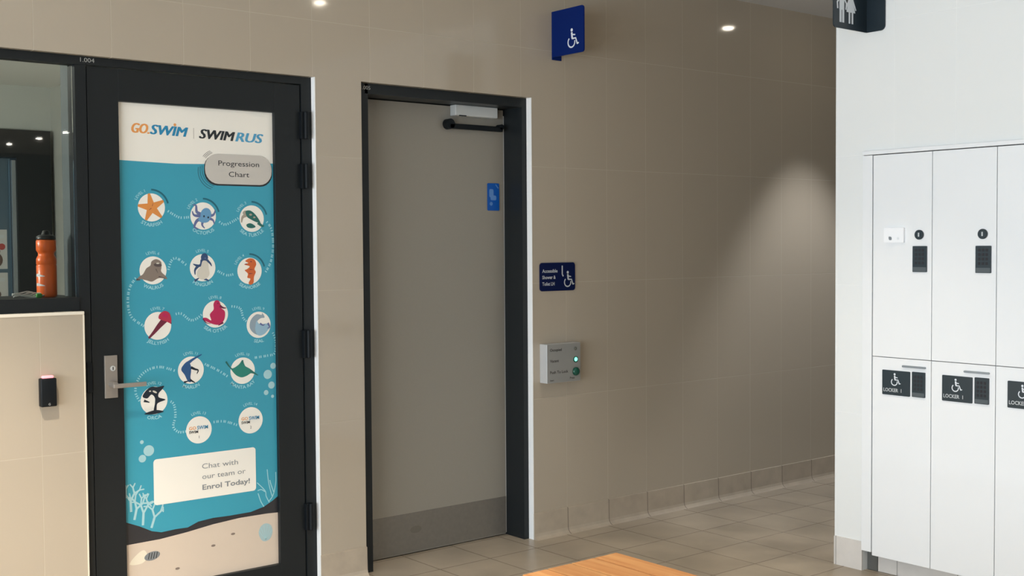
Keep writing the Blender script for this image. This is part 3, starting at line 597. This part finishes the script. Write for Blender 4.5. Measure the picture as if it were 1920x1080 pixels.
ws = thing('wall_sign', 'navy accessible toilet sign with wheelchair symbol beside the grey door', 'sign', (2.64, -.002, 1.287))
SP = Plane((0, -.0005, 0), (1, 0, 0), (0, 0, 1))
part('sign_plate', M_navy, ws, lambda b: SP.rrect(b, 2.516, 1.287, 2.760, 1.434, .016, 0, .006))
for st_, z_, w_ in (('Accessible', 1.383, .105), ('Shower &', 1.350, .092), ('Toilet LH', 1.316, .084)):
    part('sign_text_line', M_signg, ws, lambda b: text_bm(b, SP, st_, .0175, 2.530, z_, .0072, align='LEFT', width=w_, bold=.02))
part('wheelchair_symbol', M_signg, ws, lambda b: (isa(b, PlaneS(SP.p(2.705, 1.312), SP.u, SP.v, .082), .0072), SP.line(b, [(2.668, 1.418), (2.668, 1.372)], .008, .0072), SP.line(b, [(2.668, 1.372), (2.676, 1.362)], .008, .0073)))

cb_ = thing('door_control_box', 'silver door status box with green lamp and green push button', 'control box', (2.64, -.03, .807))
b = bmesh.new(); box(b, 2.515, 2.748, -.058, -.0005, .812, 1.014, bev=.0025); obj('box_body', b, M_boxlit, cb_)
CP = Plane((0, -.058, 0), (1, 0, 0), (0, 0, 1))
part('face_plate', M_box, cb_, lambda b: CP.rrect(b, 2.5165, .8135, 2.7465, 1.0125, .003, 0, .001))
for st_, z_, w_, h_, x_ in (('Occupied', .977, .080, .014, 2.535), ('Vacant', .920, .060, .014, 2.535), ('Push To Lock', .861, .125, .014, 2.535), ('Insert', .823, None, .008, 2.535), ('Press', .826, None, .011, 2.672)):
    part('engraved_line', M_ink, cb_, lambda b: text_bm(b, CP, st_, h_, x_, z_, .0016, align='LEFT', width=w_, bold=.02))
part('status_lamp', M_ledo, cb_, lambda b: lathe(b, [(.009, 0), (.009, -.004), (.005, -.006)], (2.710, -.0585, .983), 18, 'y'))
lamp_ = part('status_lamp', M_btn, cb_, lambda b: lathe(b, [(.016, 0), (.016, -.004), (.013, -.006)], (2.712, -.0585, .926), 20, 'y')); lamp_['label'] = 'lit green lamp'
part('lamp_lens', M_led, lamp_, lambda b: lathe(b, [(.011, 0), (.010, -.002), (.004, -.005)], (2.710, -.0645, .927), 18, 'y'))
bt = part('push_button', M_btn, cb_, lambda b: lathe(b, [(.022, 0), (.022, -.008), (.018, -.014), (.008, -.017)], (2.712, -.0585, .863), 26, 'y'), True); bt['label'] = 'dark green round button'

rd = thing('card_reader', 'small black card reader with pink light on the cream half wall', 'card reader', (.022, -.02, .92))
b = bmesh.new(); box(b, -.009, .050, -.034, -.0005, .922, 1.031, bev=.004); obj('reader_body', b, M_blackd, rd, True)
b = bmesh.new(); box(b, -.001, .042, -.028, -.008, 1.030, 1.041, bev=.004); obj('status_light', b, M_pink, rd, True)
part('printed_logo', M_labelw, rd, lambda b: text_bm(b, Plane((0, -.0345, 0), (1, 0, 0), (0, 0, 1)), 'G', .008, .021, .928, 0, bold=.02))

# ---------------------------------------------------------------- restroom flag on the locker wall
rf = thing('flag_sign', 'dark slate toilets flag sign with white man and woman above lockers', 'sign', (3.26, -1.448, 2.487))
RP = Plane((0, -1.451, 0), (1, 0, 0), (0, 0, 1))
def rfp(b):
    x0, z0, z1, r = 3.004, 2.487, 2.75, .018
    pts = [(3.257, z0), (3.257, z1), (x0+r, z1)]+[(x0+r-r*math.sin(a), z1-r+r*math.cos(a)) for a in (.5, 1, PI/2)]+[(x0, z0+r)]+[(x0+r-r*math.cos(a), z0+r-r*math.sin(a)) for a in (.4, .8, 1.2, PI/2)]
    RP.poly(b, pts, -.004, .006)
part('flag_panel', M_slate, rf, rfp)
def rfb(b):
    q = Plane((3.2585, 0, 0), (0, -1, 0), (0, 0, 1)); z0, z1, r = 2.487, 2.75, .022
    pts = [(1.450, z0), (1.548-r, z0)]+[(1.548-r+r*math.sin(a), z0+r-r*math.cos(a)) for a in (.4, .8, 1.2, PI/2)]+[(1.548, z1), (1.450, z1)]
    q.poly(b, pts, 0, .005)
part('wall_bracket', M_slate, rf, rfb)
def people(b):
    q = PlaneS(RP.p(3.062, 2.513), RP.u, RP.v, .14)
    q.disc(b, 0, .93, .08, .0026); q.poly(b, [(-.13, .82), (.13, .82), (.13, .40), (-.13, .40)], .0026)
    q.line(b, [(-.10, .80), (-.24, .62), (-.22, .42)], .07, .0027); q.line(b, [(.10, .80), (.24, .62), (.22, .42)], .07, .0028)
    q.line(b, [(-.07, .45), (-.07, 0)], .11, .0029); q.line(b, [(.07, .45), (.07, 0)], .11, .0030)
    q = PlaneS(RP.p(3.130, 2.513), RP.u, RP.v, .14)
    q.disc(b, 0, .93, .08, .0026); q.poly(b, [(-.09, .82), (.09, .82), (.24, .36), (-.24, .36)], .0026)
    q.line(b, [(-.08, .80), (-.27, .45)], .06, .0027); q.line(b, [(.08, .80), (.27, .45)], .06, .0028)
    q.line(b, [(-.08, .38), (-.08, 0)], .09, .0029); q.line(b, [(.08, .38), (.08, 0)], .09, .0030)
part('man_and_woman_symbol', M_signw, rf, people)

# ---------------------------------------------------------------- lockers
XF = 3.247
PIT = .298
LP = Plane((XF, 0, 0), (0, -1, 0), (0, 0, 1))     # u = -y
bank = thing('locker_surround', 'white end panel and top strip framing the locker bank', 'panel', (3.3, LY0, 0))
bx('end_filler_panel', M_white, bank, XF, 3.78, -1.490, -1.4385, .098, 1.926, bev=.001)
bx('top_panel', M_white, bank, XF-.004, 3.78, LY1+.002, -1.4385, 1.9285, 1.9465, bev=.001)
bx('plinth_recess', M_recess, bank, 3.298, 3.34, -1.492, -1.4385, 0.001, .097)  # dark block painted as the shaded recess beside the plinth
plin = tag(bx('locker_plinth', M_skirtY, None, 3.300, 3.78, LY1+.002, -1.4945, .001, .081), 'pale tiled plinth running under the white lockers', 'plinth')
def make_locker(y, number, upper_plate):
    """one column: carcass, upper door, lower door, locks and signs"""
    L = thing('locker', '', 'locker', (3.3, y, .083), 'white locker columns in the wall bank')
    u0 = -y; u1 = u0+PIT
    b = bmesh.new(); box(b, XF+.021, 3.78, y-PIT+.0005, y-.0005, .083, 1.9265); obj('carcass', b, M_carc, L)
    g = .0016
    up_ = bx('upper_door', M_white, L, XF, XF+.019, y-PIT+g, y-g, 1.0085, 1.9245, bev=.0012)
    lo = bx('lower_door', M_white, L, XF, XF+.019, y-PIT+g, y-g, .085, 1.0055, bev=.0012)
    dx = 0
    part('cam_lock', M_lock, up_, lambda b: lathe(b, [(.0215, 0), (.0215, -.007), (.019, -.009)], (XF, y-.238, 1.561), 24, 'x'))
    part('cam_lock_slot', M_signg, up_, lambda b: LP.rrect(b, u0+.235, 1.552, u0+.242, 1.570, .002, .0095, .0006))
    kp = part('keypad', M_lock, up_, lambda b: LP.rrect(b, u0+.207, 1.396, u0+.276, 1.511, .003, 0, .006))
    part('keypad_foot', M_locks, kp, lambda b: LP.rrect(b, u0+.209, 1.398, u0+.274, 1.418, .002, .0062, .0006))
    part('keypad_buttons', M_gap, kp, lambda b: [LP.rrect(b, u0+.218+.017*i, 1.430+.019*j, u0+.229+.017*i, 1.442+.019*j, .002, .0062, .0008) for i in range(3) for j in range(4)])
    kp = part('keypad', M_lock, lo, lambda b: LP.rrect(b, u0+.207, .840, u0+.271, .952, .003, 0, .006))
    part('keypad_foot', M_locks, kp, lambda b: LP.rrect(b, u0+.209, .842, u0+.269, .860, .002, .0062, .0006))
    part('keypad_buttons', M_gap, kp, lambda b: [LP.rrect(b, u0+.217+.016*i, .870+.018*j, u0+.227+.016*i, .882+.018*j, .002, .0062, .0008) for i in range(3) for j in range(4)])
    part('pull_handle', M_slot, lo, lambda b: LP.rrect(b, u0+.157, .968, u0+.273, .977, .004, 0, .007))
    sg = part('number_sign', M_lock, lo, lambda b: LP.rrect(b, u0+.055, .838, u0+.196, .950, .004, 0, .004))
    part('wheelchair_symbol', M_signw, sg, lambda b: isa(b, PlaneS(LP.p(u0+.118, .886), LP.u, LP.v, .055), .0045))
    part('number_lettering', M_signg, sg, lambda b: text_bm(b, LP, 'LOCKER  %d' % number, .0155, u0+.062, .853, .0045, align='LEFT', width=.092, bold=.02))
    return L
def copy_tree(o, parent=None, dy=0):
    c = o.copy(); COL.objects.link(c)
    if parent is None: c.location.y += dy
    else:
        mi = o.matrix_parent_inverse.copy(); c.parent = parent; c.matrix_parent_inverse = mi
    for ch in o.children: copy_tree(ch, c)
    return c
lk = make_locker(-1.494, 1, True)
labels = ['white locker column at the far end of the bank, with a white notice plate',
          'white locker column second from the far end, between its two neighbours',
          'white locker column third from the far end, cut by the picture edge']
rest = 'white locker column past the picture edge, seen only as a reflection in tiles'
lk['label'] = labels[0]
for k in range(1, 8):
    c = copy_tree(lk, None, -PIT*k); c['label'] = labels[k] if k < 3 else rest
# white notice plate on the first locker
npl = thing('notice_plate', 'small white plate with a blue-grey mark on the first locker door', 'plate', (XF, -1.61, 1.525))
part('plate', mat('plate_white', (.93, .95, .97), .3), npl, lambda b: LP.rrect(b, 1.559, 1.527, 1.660, 1.594, .004, .0001, .012))
part('printed_mark', M_slot, npl, lambda b: (LP.disc(b, 1.592, 1.546, .008, .0125), LP.line(b, [(1.585, 1.553), (1.599, 1.540)], .006, .0127)))
part('printed_spot', mat('pale_print', (.78, .82, .84), .4), npl, lambda b: LP.disc(b, 1.632, 1.545, .006, .0125))

# ---------------------------------------------------------------- bench
bn = thing('timber_bench', 'pale orange timber slatted bench at the bottom of the picture', 'bench', (1.208, -2.6, 0))
xs = .994; w = (1.422-.994-3*.005)/4
for k in range(4):
    bx('slat', M_wood, bn, xs+k*(w+.005), xs+k*(w+.005)+w, -3.5, -1.688, .418, .45, bev=.0025)
for y in (-1.95, -3.2):
    bx('cross_rail', M_steel, bn, 1.02, 1.396, y-.025, y+.025, .378, .417, bev=.002)
    for x in (1.05, 1.366): bx('leg', M_steel, bn, x-.02, x+.02, y-.02, y+.02, 0, .377, bev=.002)

# ---------------------------------------------------------------- things on the office sill
bo = thing('sports_bottle', 'orange sports bottle with black cap behind the office window', 'bottle', (.079, .15, 1.335))
bc = (.079, .15, 1.335)
part('bottle_body', M_bottle, bo, lambda b: lathe(b, [(.033, 0), (.037, .003), (.038, .012), (.038, .125), (.0355, .128), (.038, .131), (.038, .150), (.034, .160), (.0305, .166), (.0305, .174), (.034, .180), (.0375, .186), (.0375, .222), (.034, .227)], bc, 40), True)
part('bottle_cap', M_cap, bo, lambda b: lathe(b, [(.0365, .2275), (.0372, .230), (.0365, .240), (.024, .246), (.016, .247), (.015, .254), (.012, .262), (.006, .264)], bc, 32), True)
def bprint(b):
    for z in (.045, .082):
        vs0 = []; vs1 = []
        for k in range(9):
            a = -PI*1.02+k*PI*.045; t = 1-abs(k-2)/8
            vs0.append(b.verts.new((bc[0]+.0384*math.cos(a), bc[1]+.0384*math.sin(a), bc[2]+z))); vs1.append(b.verts.new((bc[0]+.0384*math.cos(a), bc[1]+.0384*math.sin(a), bc[2]+z+.012*max(.1, t))))
        for k in range(8): b.faces.new((vs0[k], vs0[k+1], vs1[k+1], vs1[k]))
part('printed_band', M_signw, bo, bprint)
def papers(b):
    rr = random.Random(3)
    for k in range(5):
        pts = [(-.055+.028*i+rr.uniform(-.006, .006), .115+.012*math.sin(i*1.7+k)+.006*k, 1.340+.0035*k+.004*math.sin(i*2+k)) for i in range(5)]
        tube(b, smooth3(pts), .0035, 8)
def smooth3(pts):
    out = []; m = len(pts)
    for i in range(m-1):
        g = lambda j: pts[max(0, min(m-1, j))]
        for k in range(4):
            t = k/4; out.append(tuple(.5*(2*g(i)[j]+(-g(i-1)[j]+g(i+1)[j])*t+(2*g(i-1)[j]-5*g(i)[j]+4*g(i+1)[j]-g(i+2)[j])*t*t+(-g(i-1)[j]+3*g(i)[j]-3*g(i+1)[j]+g(i+2)[j])*t**3) for j in range(3)))
    out.append(pts[-1]); return out
tag(part('cable_coil', M_paper, None, papers, True), 'pale crumpled cable lying on the sill left of the bottle', 'cable')
tag(part('green_tag', M_green, None, lambda b: box(b, .022, .044, .095, .110, 1.3345, 1.352, bev=.004), True), 'small green tag on the sill touching the orange bottle', 'tag')

# ---------------------------------------------------------------- downlights
def downlight(x, y, e, lab, ang=62, lens=M_lamp, col=(1, .87, .72), blend=.25):
    t = thing('downlight', lab, 'ceiling light', (x, y, ZC), 'recessed ceiling downlights')
    part('trim_ring', M_trimreveal, t, lambda b: lathe(b, [(.055, 0), (.055, -.004), (.040, -.006)], (x, y, ZC-.0005), 28))
    part('lens', lens, t, lambda b: lathe(b, [(.034, 0), (.032, -.006), (.018, -.011)], (x, y, ZC-.007), 24))
    if e:
        s = light('downlight_beam', 'SPOT', (x, y, ZC-.03), e, col, spot_size=math.radians(ang), spot_blend=blend, shadow_soft_size=.03); s.parent = t; s.location = (0, 0, -.03)
    return t
downlight(4.70, -.60, 140, 'recessed downlight over the passage beyond the locker wall', ang=70, col=(.93, .95, 1), blend=.6)
downlight(2.12, -1.52, 115, 'recessed downlight in front of the grey door, seen as a reflection', ang=88, blend=.9)
downlight(-.62, -1.2, 560, 'recessed downlight in front of the office window, left of the picture', ang=86, blend=.85)
downlight(.6, -2.2, 260, 'added unseen downlight in front of the poster door, above the picture', ang=100, blend=1)  # invented fixture that brightens the door wall
for (x, y) in ((3.5, -12.3), (3.56, -11.2), (3.57, -10.2)):
    downlight(x, y, 130, 'recessed downlight of the far row behind the camera, seen reflected in glass', lens=M_lampf, ang=160, col=(1, .93, .82), blend=1)
for (x, y) in ((.5, -8.3), (.5, -6.6), (-1.9, -8.3)):  # invented fixtures, added as general fill for the hall
    downlight(x, y, 190, 'added fill downlight in the hall ceiling behind the camera', lens=M_lampf, ang=160, col=(1, .93, .82), blend=1)
t = thing('downlight', 'recessed downlight in the office ceiling behind the glazing', 'ceiling light', (-.35, 2.6, 2.63))
part('trim_ring', M_trimreveal, t, lambda b: lathe(b, [(.05, 0), (.05, -.004), (.04, -.006)], (-.35, 2.6, 2.6295), 24))
part('lens', M_lampf, t, lambda b: lathe(b, [(.034, 0), (.03, -.006)], (-.35, 2.6, 2.623), 20))
